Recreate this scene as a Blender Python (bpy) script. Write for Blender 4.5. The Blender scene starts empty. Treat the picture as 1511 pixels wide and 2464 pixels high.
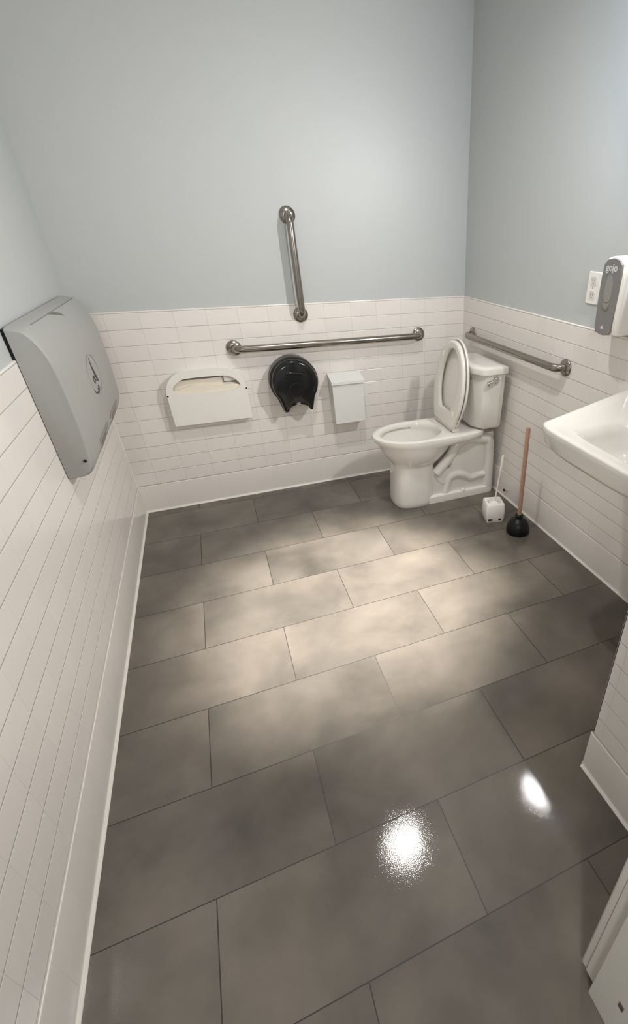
import bpy, bmesh, math
from math import sin, cos, pi, radians as rad
from mathutils import Vector, Matrix

S = bpy.context.scene
COL = S.collection

# ------------------------------------------------------------------ camera
F_PX, CX, CY = 1150.02, 1054.95, 1258.03
cd = bpy.data.cameras.new('camera')
cd.sensor_fit = 'VERTICAL'
cd.sensor_height = 24.0
cd.sensor_width = 24.0
cd.lens = F_PX / 2464 * 24.0
cd.shift_x = -(CX - 755.5) / 2464
cd.shift_y = (CY - 1232.0) / 2464
cd.clip_start = 0.02
cam = bpy.data.objects.new('camera', cd)
COL.objects.link(cam)
right = Vector((0.91296, -0.40797, 0.00785))
down = Vector((-0.2083, -0.4825, -0.85076))
R0 = right.normalized()
FW = R0.cross(down).normalized()
DN = FW.cross(R0).normalized()
M = Matrix((R0, -DN, -FW)).transposed().to_4x4()
M.translation = Vector((0.574, -2.937, 1.453))
cam.matrix_world = M
S.camera = cam

# ------------------------------------------------------------------ world, lights, exposure
W, H = 2.064, 2.60
world = bpy.data.worlds.new('world')
S.world = world
world.use_nodes = True
world.node_tree.nodes['Background'].inputs[0].default_value = (1.0, 0.985, 0.97, 1)
world.node_tree.nodes['Background'].inputs[1].default_value = 0.5

S.view_settings.view_transform = 'Standard'
S.view_settings.look = 'None'
S.view_settings.gamma = 1.0
S.view_settings.use_curve_mapping = False
S.view_settings.exposure = 0.06


def light(name, kind, loc, energy, color, target=None, **kw):
    d = bpy.data.lights.new(name, kind)
    d.energy = energy
    d.color = color
    for k, v in kw.items():
        setattr(d, k, v)
    o = bpy.data.objects.new(name, d)
    o.location = loc
    if target is not None:
        o.rotation_euler = (Vector(target) - Vector(loc)).to_track_quat('-Z', 'Y').to_euler()
    COL.objects.link(o)
    return o


# recessed ceiling lamp over the middle of the room: wide spill and a tight beam
light('ceiling_downlight', 'SPOT', (1.12, -1.17, 2.585), 52, (1.0, 0.97, 0.93), (1.10, -1.17, 0),
      shadow_soft_size=0.035, spot_size=rad(150), spot_blend=1.0)
light('ceiling_downlight_beam', 'SPOT', (1.12, -1.17, 2.58), 1280, (1.0, 0.955, 0.89), (0.92, -1.24, 0),
      shadow_soft_size=0.04, spot_size=rad(37), spot_blend=1.0)
# lamp bar over the basin, fixed to the right-hand wall and shining into the room
light('basin_lamp', 'AREA', (1.99, -1.55, 1.80), 20.5, (1.0, 0.985, 0.97), (0.0, -1.10, 1.55), shape='DISK', size=0.09)
# unseen cool light added to put a bluish glow on the right-hand wall
light('wall_glow_fill', 'AREA', (1.86, -1.62, 1.98), 2.4, (0.50, 0.72, 1.0), (2.064, -1.45, 1.98), shape='DISK', size=0.16)
# lamp of the corridor behind the photographer
light('corridor_lamp', 'AREA', (0.08, -3.95, 1.95), 14, (1.0, 0.98, 0.95), (1.0, -2.2, 0.3), shape='DISK', size=0.25)

# ------------------------------------------------------------------ materials


def srgb(r, g, b):
    f = lambda c: ((c / 255) / 12.92) if c / 255 <= 0.04045 else (((c / 255) + 0.055) / 1.055) ** 2.4
    return (f(r), f(g), f(b), 1)


def mat(name, col, rough=0.5, metal=0.0, coat=0.0, bump=0.0, bscale=200.0, rvar=0.0, spec=None):
    m = bpy.data.materials.new(name)
    m.use_nodes = True
    nt = m.node_tree
    b = nt.nodes['Principled BSDF']
    b.inputs['Base Color'].default_value = col
    b.inputs['Roughness'].default_value = rough
    b.inputs['Metallic'].default_value = metal
    b.inputs['Coat Weight'].default_value = coat
    b.inputs['Coat Roughness'].default_value = 0.05
    if spec is not None:
        b.inputs['Specular IOR Level'].default_value = spec
    tc = nt.nodes.new('ShaderNodeTexCoord')
    n = nt.nodes.new('ShaderNodeTexNoise')
    n.inputs['Scale'].default_value = bscale
    n.inputs['Detail'].default_value = 4
    nt.links.new(tc.outputs['Object'], n.inputs['Vector'])
    if bump:
        bp = nt.nodes.new('ShaderNodeBump')
        bp.inputs['Strength'].default_value = bump
        bp.inputs['Distance'].default_value = 0.001
        nt.links.new(n.outputs['Fac'], bp.inputs['Height'])
        nt.links.new(bp.outputs['Normal'], b.inputs['Normal'])
    mr = nt.nodes.new('ShaderNodeMapRange')
    mr.inputs['To Min'].default_value = max(0.0, rough - rvar)
    mr.inputs['To Max'].default_value = rough + rvar
    nt.links.new(n.outputs['Fac'], mr.inputs['Value'])
    nt.links.new(mr.outputs['Result'], b.inputs['Roughness'])
    return m


def uv_nodes(nt, axis, sign, off_u, off_z, vaxis='Z', vsign=1.0):
    tc = nt.nodes.new('ShaderNodeTexCoord')
    sp = nt.nodes.new('ShaderNodeSeparateXYZ')
    nt.links.new(tc.outputs['Object'], sp.inputs[0])
    a = nt.nodes.new('ShaderNodeMath'); a.operation = 'MULTIPLY_ADD'
    a.inputs[1].default_value = sign; a.inputs[2].default_value = -off_u * sign
    nt.links.new(sp.outputs[axis], a.inputs[0])
    b = nt.nodes.new('ShaderNodeMath'); b.operation = 'MULTIPLY_ADD'
    b.inputs[1].default_value = vsign; b.inputs[2].default_value = -off_z * vsign
    nt.links.new(sp.outputs[vaxis], b.inputs[0])
    c = nt.nodes.new('ShaderNodeCombineXYZ')
    nt.links.new(a.outputs[0], c.inputs[0]); nt.links.new(b.outputs[0], c.inputs[1])
    return tc, c


def tile_mat(name, axis, off_u, off_z=0.1664, bw=0.15333, bh=0.07642, tone=(235, 229, 223), vert=0.75):
    m = bpy.data.materials.new(name)
    m.use_nodes = True
    nt = m.node_tree
    L = nt.links.new
    P = nt.nodes['Principled BSDF']
    tc, c = uv_nodes(nt, axis, 1.0, off_u - 50 * bw, off_z - 50 * bh)
    t = srgb(*tone)

    def brick(w, h, mortar, smooth):
        q = nt.nodes.new('ShaderNodeTexBrick')
        q.offset = 0.0; q.squash = 1.0
        q.inputs['Color1'].default_value = t
        q.inputs['Color2'].default_value = tuple(x * 0.965 for x in t[:3]) + (1,)
        q.inputs['Mortar'].default_value = t
        q.inputs['Scale'].default_value = 1.0
        q.inputs['Mortar Size'].default_value = mortar
        q.inputs['Mortar Smooth'].default_value = smooth
        q.inputs['Bias'].default_value = -0.2
        q.inputs['Brick Width'].default_value = w
        q.inputs['Row Height'].default_value = h
        L(c.outputs[0], q.inputs['Vector'])
        return q
    br = brick(bw, bh, 0.00001, 0.0)             # tile-to-tile tone
    hj = brick(bw * 400, bh, 0.0011, 0.3)        # bed joints
    vj = brick(bw, bh * 400, 0.0007, 0.3)        # tight head joints
    vs = nt.nodes.new('ShaderNodeMath'); vs.operation = 'MULTIPLY'; vs.inputs[1].default_value = vert
    L(vj.outputs['Fac'], vs.inputs[0])
    jm = nt.nodes.new('ShaderNodeMath'); jm.operation = 'MAXIMUM'
    L(hj.outputs['Fac'], jm.inputs[0]); L(vs.outputs[0], jm.inputs[1])
    mx = nt.nodes.new('ShaderNodeMix'); mx.data_type = 'RGBA'
    L(jm.outputs[0], mx.inputs['Factor'])
    L(br.outputs['Color'], mx.inputs['A'])
    mx.inputs['B'].default_value = srgb(188, 180, 172)
    L(mx.outputs['Result'], P.inputs['Base Color'])
    hb_ = brick(bw * 400, bh, 0.0030, 1.0)
    vb_ = brick(bw, bh * 400, 0.0018, 1.0)
    v2 = nt.nodes.new('ShaderNodeMath'); v2.operation = 'MULTIPLY'; v2.inputs[1].default_value = vert * 0.6
    L(vb_.outputs['Fac'], v2.inputs[0])
    j2 = nt.nodes.new('ShaderNodeMath'); j2.operation = 'MAXIMUM'
    L(hb_.outputs['Fac'], j2.inputs[0]); L(v2.outputs[0], j2.inputs[1])
    bp = nt.nodes.new('ShaderNodeBump')
    bp.invert = True
    bp.inputs['Strength'].default_value = 0.75
    bp.inputs['Distance'].default_value = 0.0014
    L(j2.outputs[0], bp.inputs['Height'])
    n = nt.nodes.new('ShaderNodeTexNoise'); n.inputs['Scale'].default_value = 9.0
    L(tc.outputs['Object'], n.inputs['Vector'])
    bp2 = nt.nodes.new('ShaderNodeBump')
    bp2.inputs['Strength'].default_value = 0.18
    bp2.inputs['Distance'].default_value = 0.004
    L(n.outputs['Fac'], bp2.inputs['Height'])
    L(bp.outputs['Normal'], bp2.inputs['Normal'])
    L(bp2.outputs['Normal'], P.inputs['Normal'])
    mr = nt.nodes.new('ShaderNodeMapRange')
    mr.inputs['To Min'].default_value = 0.16
    mr.inputs['To Max'].default_value = 0.75
    L(jm.outputs[0], mr.inputs['Value'])
    L(mr.outputs['Result'], P.inputs['Roughness'])
    return m


def floor_mat():
    m = bpy.data.materials.new('grey_porcelain_floor')
    m.use_nodes = True
    nt = m.node_tree
    L = nt.links.new
    P = nt.nodes['Principled BSDF']
    bw, bh = 0.6128, 0.308
    tc, c = uv_nodes(nt, 'X', 1.0, 0.2872 - 20 * bw, -0.072 + 20 * bh, 'Y', -1.0)
    br = nt.nodes.new('ShaderNodeTexBrick')
    br.offset = 0.5; br.offset_frequency = 2
    br.inputs['Color1'].default_value = (0.44, 0.44, 0.44, 1)
    br.inputs['Color2'].default_value = (0.56, 0.56, 0.56, 1)
    br.inputs['Mortar'].default_value = (0.5, 0.5, 0.5, 1)
    br.inputs['Scale'].default_value = 1.0
    br.inputs['Mortar Size'].default_value = 0.0014
    br.inputs['Mortar Smooth'].default_value = 0.15
    br.inputs['Brick Width'].default_value = bw
    br.inputs['Row Height'].default_value = bh
    L(c.outputs[0], br.inputs['Vector'])
    # cloudy glaze, shifted from tile to tile
    mp = nt.nodes.new('ShaderNodeVectorMath'); mp.operation = 'MULTIPLY_ADD'
    mp.inputs[1].default_value = (9, 9, 9)
    L(br.outputs['Color'], mp.inputs[0]); L(tc.outputs['Object'], mp.inputs[2])
    n1 = nt.nodes.new('ShaderNodeTexNoise')
    n1.inputs['Scale'].default_value = 3.3; n1.inputs['Detail'].default_value = 5
    n1.inputs['Roughness'].default_value = 0.5; n1.inputs['Distortion'].default_value = 0.25
    L(mp.outputs[0], n1.inputs['Vector'])
    cr = nt.nodes.new('ShaderNodeValToRGB')
    cr.color_ramp.elements[0].position = 0.20; cr.color_ramp.elements[0].color = srgb(70, 67, 62)
    cr.color_ramp.elements[1].position = 0.80; cr.color_ramp.elements[1].color = srgb(124, 116, 107)
    L(n1.outputs['Fac'], cr.inputs['Fac'])
    mx = nt.nodes.new('ShaderNodeMix'); mx.data_type = 'RGBA'; mx.blend_type = 'MIX'
    L(br.outputs['Fac'], mx.inputs['Factor'])
    L(cr.outputs['Color'], mx.inputs['A'])
    mx.inputs['B'].default_value = srgb(46, 43, 40)
    L(mx.outputs['Result'], P.inputs['Base Color'])
    # fine pitting that breaks up lamp reflections
    n2 = nt.nodes.new('ShaderNodeTexNoise'); n2.inputs['Scale'].default_value = 330; n2.inputs['Detail'].default_value = 3
    L(tc.outputs['Object'], n2.inputs['Vector'])
    n3 = nt.nodes.new('ShaderNodeTexNoise'); n3.inputs['Scale'].default_value = 14
    L(tc.outputs['Object'], n3.inputs['Vector'])
    b0 = nt.nodes.new('ShaderNodeBump'); b0.inputs['Strength'].default_value = 0.8; b0.inputs['Distance'].default_value = 0.002
    b0.invert = True
    L(br.outputs['Fac'], b0.inputs['Height'])
    b1 = nt.nodes.new('ShaderNodeBump'); b1.inputs['Strength'].default_value = 0.19; b1.inputs['Distance'].default_value = 0.0006
    L(n2.outputs['Fac'], b1.inputs['Height']); L(b0.outputs['Normal'], b1.inputs['Normal'])
    b2 = nt.nodes.new('ShaderNodeBump'); b2.inputs['Strength'].default_value = 0.12; b2.inputs['Distance'].default_value = 0.002
    L(n3.outputs['Fac'], b2.inputs['Height']); L(b1.outputs['Normal'], b2.inputs['Normal'])
    L(b2.outputs['Normal'], P.inputs['Normal'])
    mr = nt.nodes.new('ShaderNodeMapRange')
    mr.inputs['To Min'].default_value = 0.03; mr.inputs['To Max'].default_value = 0.07
    L(n1.outputs['Fac'], mr.inputs['Value'])
    mm = nt.nodes.new('ShaderNodeMath'); mm.operation = 'MULTIPLY_ADD'; mm.inputs[1].default_value = 0.4
    L(br.outputs['Fac'], mm.inputs[0]); L(mr.outputs['Result'], mm.inputs[2])
    L(mm.outputs[0], P.inputs['Roughness'])
    return m


PAINT = mat('pale_blue_grey_paint', srgb(192, 195, 194), 0.42, bump=0.25, bscale=420, rvar=0.03)
CEIL = mat('ceiling_white', srgb(232, 230, 224), 0.85)
TILE_BACK = tile_mat('white_tile_back', 'X', 0.1075)
TILE_SIDE = tile_mat('white_tile_side', 'Y', -0.05, vert=0.42)
BASE_BACK = tile_mat('white_base_tile_back', 'X', 0.13, 0.1664, 0.3066, 0.5, tone=(229, 223, 216), vert=0.4)
BASE_SIDE = tile_mat('white_base_tile_side', 'Y', -0.45, 0.1664, 0.153, 0.5, tone=(229, 223, 216), vert=0.25)
FLOOR = floor_mat()
CAULK = mat('white_caulk', srgb(232, 226, 217), 0.35)
TRIMW = mat('white_door_paint', srgb(206, 203, 194), 0.35, bump=0.05)
PORC = mat('white_porcelain', srgb(228, 224, 217), 0.09, coat=0.4, spec=0.5)
PORC2 = mat('white_basin_porcelain', srgb(214, 210, 204), 0.08, coat=0.4)
SEATM = mat('white_seat_plastic', srgb(224, 219, 211), 0.18)
STEEL = mat('brushed_steel', srgb(156, 149, 141), 0.24, metal=1.0)
CHROME = mat('chrome', srgb(215, 212, 208), 0.08, metal=1.0)
GREYP = mat('grey_textured_plastic', srgb(164, 164, 160), 0.42, bump=0.3, bscale=700)
GREYD = mat('dark_grey_plastic', srgb(112, 110, 105), 0.45)
BLACKG = mat('smoked_black_plastic', (0.008, 0.009, 0.009, 1), 0.13, rvar=0.03)
BLACKB = mat('dark_brown_grey_plastic', srgb(62, 57, 53), 0.3)
BLACK = mat('black_rubber', (0.004, 0.005, 0.005, 1), 0.38, bump=0.1, spec=0.3)
WHITEP = mat('white_plastic', srgb(240, 236, 230), 0.3)
WHITEM = mat('white_enamelled_metal', srgb(222, 222, 218), 0.25)
PAPER = mat('cream_paper', srgb(238, 229, 212), 0.8, bump=0.5, bscale=60)
WOOD = mat('pine_handle', srgb(170, 133, 112), 0.5, bump=0.1)
DARK = mat('dark_mark', srgb(48, 45, 42), 0.5)
GREYPANEL = mat('grey_dispenser_panel', srgb(128, 126, 124), 0.25)
LENS = mat('clear_grey_window', srgb(96, 96, 100), 0.08)
LOGOW = mat('pale_print', srgb(214, 214, 214), 0.4)
WATER = mat('bowl_water', srgb(196, 196, 190), 0.02)
BRIST = mat('white_bristles', srgb(235, 235, 230), 0.6, bump=1.0, bscale=300)

# ------------------------------------------------------------------ mesh helpers


def finish(bm, name, m, parent=None, smooth=False, bevel=0, seg=2, loc=None, angle=40):
    bmesh.ops.recalc_face_normals(bm, faces=bm.faces)
    me = bpy.data.meshes.new(name)
    bm.to_mesh(me); bm.free()
    me.materials.append(m)
    if smooth:
        for p in me.polygons:
            p.use_smooth = True
        me.set_sharp_from_angle(angle=rad(angle))
    o = bpy.data.objects.new(name, me)
    COL.objects.link(o)
    if bevel:
        b = o.modifiers.new('bevel', 'BEVEL')
        b.width = bevel; b.segments = seg; b.limit_method = 'ANGLE'; b.angle_limit = rad(35)
        b.harden_normals = False
        for p in me.polygons:
            p.use_smooth = True
        me.set_sharp_from_angle(angle=rad(60))
    if loc is not None:
        o.location = loc
    if parent is not None:
        o.parent = parent
        o.matrix_parent_inverse = Matrix.Translation(-Vector(parent.location))
    return o


def thing(name, label, cat, loc, group=None):
    o = bpy.data.objects.new(name, None)
    o.empty_display_size = 0.05
    o.location = loc
    COL.objects.link(o)
    o['label'] = label; o['category'] = cat
    if group:
        o['group'] = group
    return o


def tag(o, label, cat, group=None):
    o['label'] = label; o['category'] = cat
    if group:
        o['group'] = group
    return o


def structure(o):
    o['kind'] = 'structure'
    return o


def box(bm, x0, x1, y0, y1, z0, z1):
    vs = [bm.verts.new((x, y, z)) for z in (z0, z1) for x, y in ((x0, y0), (x1, y0), (x1, y1), (x0, y1))]
    for f in ((0, 1, 2, 3), (4, 5, 6, 7), (0, 1, 5, 4), (1, 2, 6, 5), (2, 3, 7, 6), (3, 0, 4, 7)):
        bm.faces.new([vs[i] for i in f])
    return vs


def boxobj(name, m, b, parent=None, bevel=0, seg=2):
    bm = bmesh.new(); box(bm, *b)
    return finish(bm, name, m, parent, bevel=bevel, seg=seg)


def loft(bm, rings, cap0=True, cap1=True, closed=True):
    R = [[bm.verts.new(p) for p in r] for r in rings]
    n = len(R[0])
    for a, b in zip(R, R[1:]):
        for i in range(n if closed else n - 1):
            j = (i + 1) % n
            bm.faces.new((a[i], a[j], b[j], b[i]))
    if cap0:
        bm.faces.new(R[0])
    if cap1:
        bm.faces.new(R[-1])
    return R


def catmull(pts, k=8):
    P = [Vector(p) for p in pts]
    P = [2 * P[0] - P[1]] + P + [2 * P[-1] - P[-2]]
    out = []
    for i in range(1, len(P) - 2):
        for j in range(k):
            t = j / k
            a, b, c, d = P[i - 1], P[i], P[i + 1], P[i + 2]
            out.append(0.5 * ((2 * b) + (c - a) * t + (2 * a - 5 * b + 4 * c - d) * t * t + (3 * b - a - 3 * c + d) * t ** 3))
    out.append(P[-2])
    return out


def tube(bm, pts, r, n=20, flat=(1, 1), up=None):
    P = [Vector(p) for p in pts]
    rs = r if isinstance(r, (list, tuple)) else [r] * len(P)
    T0 = (P[1] - P[0]).normalized()
    u = Vector(up) if up else (Vector((0, 0, 1)) if abs(T0.z) < 0.9 else Vector((1, 0, 0)))
    rings = []
    for i, p in enumerate(P):
        T = (P[min(i + 1, len(P) - 1)] - P[max(i - 1, 0)]).normalized()
        a = (u - T * u.dot(T)).normalized()
        u = a
        b = T.cross(a)
        rings.append([p + (a * cos(t) * flat[0] + b * sin(t) * flat[1]) * rs[i] for t in [2 * pi * k / n for k in range(n)]])
    loft(bm, rings)


def lathe(bm, prof, M4=Matrix.Identity(4), n=40):
    """prof = list of (radius, height); axis +Z of M4."""
    rings = [[M4 @ Vector((r * cos(2 * pi * k / n), r * sin(2 * pi * k / n), h)) for k in range(n)] for r, h in prof]
    loft(bm, rings)


def axis_matrix(loc, direction):
    return Matrix.Translation(Vector(loc)) @ Vector(direction).to_track_quat('Z', 'Y').to_matrix().to_4x4()


def prism(bm, poly, f0, f1):
    """poly 2D points; f0/f1 map (a,b) -> 3D for the two ends"""
    loft(bm, [[f0(*p) for p in poly], [f1(*p) for p in poly]])


def rrect(x0, x1, z0, z1, r, k=6):
    if not isinstance(r, (list, tuple)):
        r = [r] * 4   # bl, br, tr, tl
    out = []
    cs = [(x0, z0, 180), (x1, z0, 270), (x1, z1, 0), (x0, z1, 90)]
    for (cx, cz, a0), rr in zip(cs, r):
        sx = cx + (rr if cx == x0 else -rr); sz = cz + (rr if cz == z0 else -rr)
        if rr == 0:
            out.append((cx, cz)); continue
        for i in range(k + 1):
            a = rad(a0 + 90 * i / k)
            out.append((sx + rr * cos(a), sz + rr * sin(a)))
    return out


def text_obj(name, body, m, size, M4, parent, depth=0.0006, align='CENTER'):
    cu = bpy.data.curves.new(name, 'FONT')
    cu.body = body; cu.size = size; cu.extrude = depth; cu.align_x = align; cu.align_y = 'CENTER'
    cu.offset = size * 0.02
    to = bpy.data.objects.new('tmp_text', cu)
    COL.objects.link(to)
    bpy.context.view_layer.update()
    dg = bpy.context.evaluated_depsgraph_get()
    me = bpy.data.meshes.new_from_object(to.evaluated_get(dg))
    bpy.data.objects.remove(to)
    me.transform(M4)
    me.materials.clear(); me.materials.append(m)
    o = bpy.data.objects.new(name, me)
    COL.objects.link(o)
    o.parent = parent
    o.matrix_parent_inverse = Matrix.Translation(-Vector(parent.location))
    return o


# ------------------------------------------------------------------ the room
TH = 0.008                       # tile stands this far proud of the paint
YF = -2.72                       # room face of the door wall
TOP = 1.0915
bm = bmesh.new(); box(bm, -0.2, W + 0.2, -5.2, 0.2, -0.1, 0.0)
structure(finish(bm, 'floor', FLOOR))
bm = bmesh.new(); box(bm, -0.2, W + 0.2, YF - 0.14, 0.2, H, H + 0.1)
structure(finish(bm, 'ceiling', CEIL))
structure(boxobj('wall_back', PAINT, (-0.2, W + 0.2, TH, 0.15, 0, H)))
structure(boxobj('wall_left', PAINT, (-0.15, -TH, YF - 0.14, TH, 0, H)))
structure(boxobj('wall_right', PAINT, (W + TH, W + 0.15, YF - 0.14, TH, 0, H)))
# chase that juts out of the right-hand wall towards the door
CXX, CYY = 1.37, -2.315
structure(boxobj('wall_chase', PAINT, (CXX + TH, W + TH, YF, CYY - TH, 0, H)))
# door wall with its opening
DX1 = 1.058
bm = bmesh.new()
box(bm, DX1, W + 0.01, YF - 0.13, YF, 0, H)
box(bm, -0.01, DX1, YF - 0.13, YF, 2.06, H)
structure(finish(bm, 'wall_front', PAINT))

# tiled wainscot
TOPB = 0.004


def tiles(name, m, b):
    o = boxobj(name, m, b, bevel=TOPB, seg=3)
    return structure(o)


BZ = 0.1664
tiles('trim_1', TILE_BACK, (0, W, -0.0, TH + 0.002, BZ, TOP))
tiles('trim_2', TILE_SIDE, (-TH - 0.002, 0, YF, -0.0, BZ, TOP))
tiles('trim_3', TILE_SIDE, (W, W + TH + 0.002, CYY, 0, BZ, TOP))
tiles('trim_4', TILE_SIDE, (CXX, CXX + TH + 0.002, YF, CYY, BZ, TOP))
TILE_CH = tile_mat('white_tile_chase', 'X', CXX)
tiles('trim_5', TILE_CH, (CXX, W, CYY - TH - 0.002, CYY, BZ, TOP))


def base(name, m, p0, p1, nrm):
    """cove base tile along p0-p1 with a small rounded toe; nrm points into the room"""
    p0, p1, nrm = Vector(p0), Vector(p1), Vector(nrm)
    prof = [(-TH, 0), (0.008, 0), (0.0085, 0.003), (0.0075, 0.0055), (0.005, 0.0085), (0.0045, 0.014), (0.004, 0.022), (0.004, BZ - 0.006), (0.0033, BZ - 0.0025),
            (0.0015, BZ - 0.0003), (-0.0005, BZ + 0.0005), (-TH, BZ)]
    bm = bmesh.new()
    loft(bm, [[p + nrm * a + Vector((0, 0, z)) for a, z in prof] for p in (p0, p1)])
    return structure(finish(bm, name, m, smooth=True, angle=50))


base('baseboard_back', BASE_BACK, (0, 0, 0), (W, 0, 0), (0, -1, 0))
base('baseboard_left', BASE_SIDE, (0, YF, 0), (0, 0, 0), (1, 0, 0))
base('baseboard_right', BASE_SIDE, (W, CYY, 0), (W, 0, 0), (-1, 0, 0))
base('baseboard_chase', BASE_SIDE, (CXX, YF, 0), (CXX, CYY, 0), (-1, 0, 0))
base('baseboard_alcove', BASE_BACK, (CXX, CYY, 0), (W, CYY, 0), (0, 1, 0))


def caulk(name, p0, p1, n1, n2, r=0.004, r1=None):
    bm = bmesh.new()
    p0, p1, n1, n2 = map(Vector, (p0, p1, n1, n2))
    r1 = r1 or r
    sec = [(0, 0), (r, 0), (r * 0.5, r1 * 0.28), (0, r1)]
    loft(bm, [[p + n1 * a + n2 * b for a, b in sec] for p in (p0, p1)])
    return structure(finish(bm, name, CAULK))


caulk('trim_6', (W, 0, 0), (W, 0, TOP), (-1, 0, 0), (0, -1, 0), 0.006)
caulk('trim_7', (0, 0, 0), (0, 0, TOP), (1, 0, 0), (0, -1, 0), 0.005)
# white bead where the cove tile meets the floor
for nm, a, b, n in (('trim_8', (0, 0, 0), (W, 0, 0), (0, -1, 0)), ('trim_9', (0, YF, 0), (0, 0, 0), (1, 0, 0)),
                    ('trim_10', (W, CYY, 0), (W, 0, 0), (-1, 0, 0)), ('trim_11', (CXX, YF, 0), (CXX, CYY, 0), (-1, 0, 0))):
    bm = bmesh.new()
    a, b, n = Vector(a), Vector(b), Vector(n)
    sec = [(0.006, 0), (0.0125, 0), (0.0115, 0.0025), (0.0095, 0.005), (0.0075, 0.0078), (0.005, 0.007)]
    loft(bm, [[p + n * s + Vector((0, 0, z)) for s, z in sec] for p in (a, b)])
    structure(finish(bm, nm, CAULK))

# door frame beside the photographer
fr = bpy.data.objects.new('door_1', None); fr.location = (1.05, YF, 0); COL.objects.link(fr); structure(fr)
bm = bmesh.new()
box(bm, 1.050, 1.120, YF, YF + 0.016, 0.022, 2.12)
finish(bm, 'door_casing', TRIMW, fr, bevel=0.004, seg=3)
bm = bmesh.new()
box(bm, 1.050, 1.062, YF - 0.032, YF, 0.018, 2.06)
box(bm, 1.036, 1.060, YF - 0.13, YF - 0.030, 0.0, 2.06)
finish(bm, 'door_jamb', TRIMW, fr, bevel=0.002)
bm = bmesh.new(); box(bm, 1.0345, 1.037, YF - 0.100, YF - 0.088, 0.135, 0.155)
finish(bm, 'strike_plate', STEEL, fr)

# ------------------------------------------------------------------ grab bars


def grab_bar(name, label, a, b, wall_n, out=0.057, r=0.0182, fr_=0.040, group='steel grab bars around the toilet'):
    a, b, n = Vector(a), Vector(b), Vector(wall_n)
    mid = (a + b) / 2
    t = thing(name, label, 'grab bar', a, group)
    d = (b - a).normalized()
    cr = 0.045
    pts = [a + n * 0.002, a + n * (out - cr)]
    for i in range(1, 9):
        q = pi / 2 * i / 8
        pts.append(a + n * (out - cr) + n * cr * sin(q) + d * cr * (1 - cos(q)))
    pts2 = [b + n * 0.002, b + n * (out - cr)]
    for i in range(1, 9):
        q = pi / 2 * i / 8
        pts2.append(b + n * (out - cr) + n * cr * sin(q) - d * cr * (1 - cos(q)))
    upv = n.cross(d)
    bm = bmesh.new(); tube(bm, pts + pts2[::-1], r, 28, up=upv)
    finish(bm, 'bar', STEEL, t, smooth=True)
    for p in (a, b):
        bm = bmesh.new()
        lathe(bm, [(0.0, 0.0), (fr_, 0.0), (fr_, 0.004), (fr_ * 0.94, 0.008), (fr_ * 0.62, 0.0125), (r * 1.15, 0.0145), (0, 0.0145)][1:-1],
              axis_matrix(p, n), 48)
        finish(bm, 'flange', STEEL, t, smooth=True, angle=50)
    return t


grab_bar('grab_bar', 'short vertical brushed steel grab bar above the black paper dispenser', (1.049, TH, 1.502), (1.049, 0, 1.035), (0, -1, 0))
grab_bar('grab_bar', 'long horizontal brushed steel grab bar on the back tiled wall', (0.669, 0, 0.886), (1.752, 0, 0.886), (0, -1, 0))
grab_bar('grab_bar', 'steel grab bar on the right tiled wall above the toilet tank', (W, -0.145, 0.890), (W, -1.085, 0.897), (-1, 0, 0))

# ------------------------------------------------------------------ baby changing station on the left wall
SY0, SY1 = -1.005, -0.125
t = thing('baby_changing_station', 'wide grey wall-mounted folding baby changing station with an oval emblem, on the left wall',
          'baby changing station', (0, (SY0 + SY1) / 2, 0.67))


def station_ring(y, ins, fx):
    """side profile in x,z; ins shrinks it, fx scales the depth"""
    prof = [(0.002, 0.672), (0.055, 0.676), (0.070, 0.684), (0.082, 0.700), (0.093, 0.735), (0.098, 0.80), (0.101, 0.90), (0.100, 1.00),
            (0.096, 1.06), (0.088, 1.105), (0.074, 1.142), (0.058, 1.166), (0.044, 1.178), (0.002, 1.186)]
    prof = catmull([(a, 0, b) for a, b in prof], 3)
    c = 0.93
    out = []
    for p in prof:
        x = max(0.002, 0.002 + (p.x - 0.002) * fx)
        z = c + (p.z - c) * (1 - ins / 0.25)
        out.append((x, y, z))
    return out


bm = bmesh.new()
rings = []
for k in range(0, 8):
    a = pi / 2 * k / 7
    y = SY0 + 0.035 * (1 - sin(a))
    rings.append((y, k))
ring_list = []
for q in range(0, 8):
    a = pi / 2 * q / 7
    ring_list.append(station_ring(SY0 + 0.038 * (1 - cos(a)), 0.010 * (1 - sin(a)), 0.86 + 0.14 * sin(a)))
for q in range(7, -1, -1):
    a = pi / 2 * q / 7
    ring_list.append(station_ring(SY1 - 0.038 * (1 - cos(a)), 0.010 * (1 - sin(a)), 0.86 + 0.14 * sin(a)))
loft(bm, ring_list)
finish(bm, 'cover', GREYP, t, smooth=True, angle=30)
boxobj('back_plate', BLACK, (-TH + 0.0005, 0.0035, SY0 + 0.004, SY1 - 0.004, TOP + 0.001, 1.181), t)
# seam along the top and grip slot
bm = bmesh.new()
tube(bm, [(0.0470, SY0 + 0.10, 1.1752), (0.0470, SY1 - 0.03, 1.1752)], 0.0022, 8)
finish(bm, 'seam', GREYD, t)
bm = bmesh.new()
pp = catmull([(0.0485, -0.665, 1.1745), (0.0515, -0.62, 1.1720), (0.0590, -0.565, 1.1640), (0.0690, -0.515, 1.1485)], 6)
tube(bm, pp, [0.001 + 0.0055 * sin(pi * i / (len(pp) - 1)) for i in range(len(pp))], 10)
finish(bm, 'grip_slot', GREYD, t, smooth=True)


def front_x(z):
    tab = [(0.672, 0.055), (0.684, 0.070), (0.70, 0.082), (0.735, 0.093), (0.80, 0.098), (0.90, 0.101), (1.0, 0.100), (1.06, 0.096)]
    for (a, xa), (b, xb) in zip(tab, tab[1:]):
        if a <= z <= b:
            return xa + (xb - xa) * (z - a) / (b - a)
    return 0.1


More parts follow.
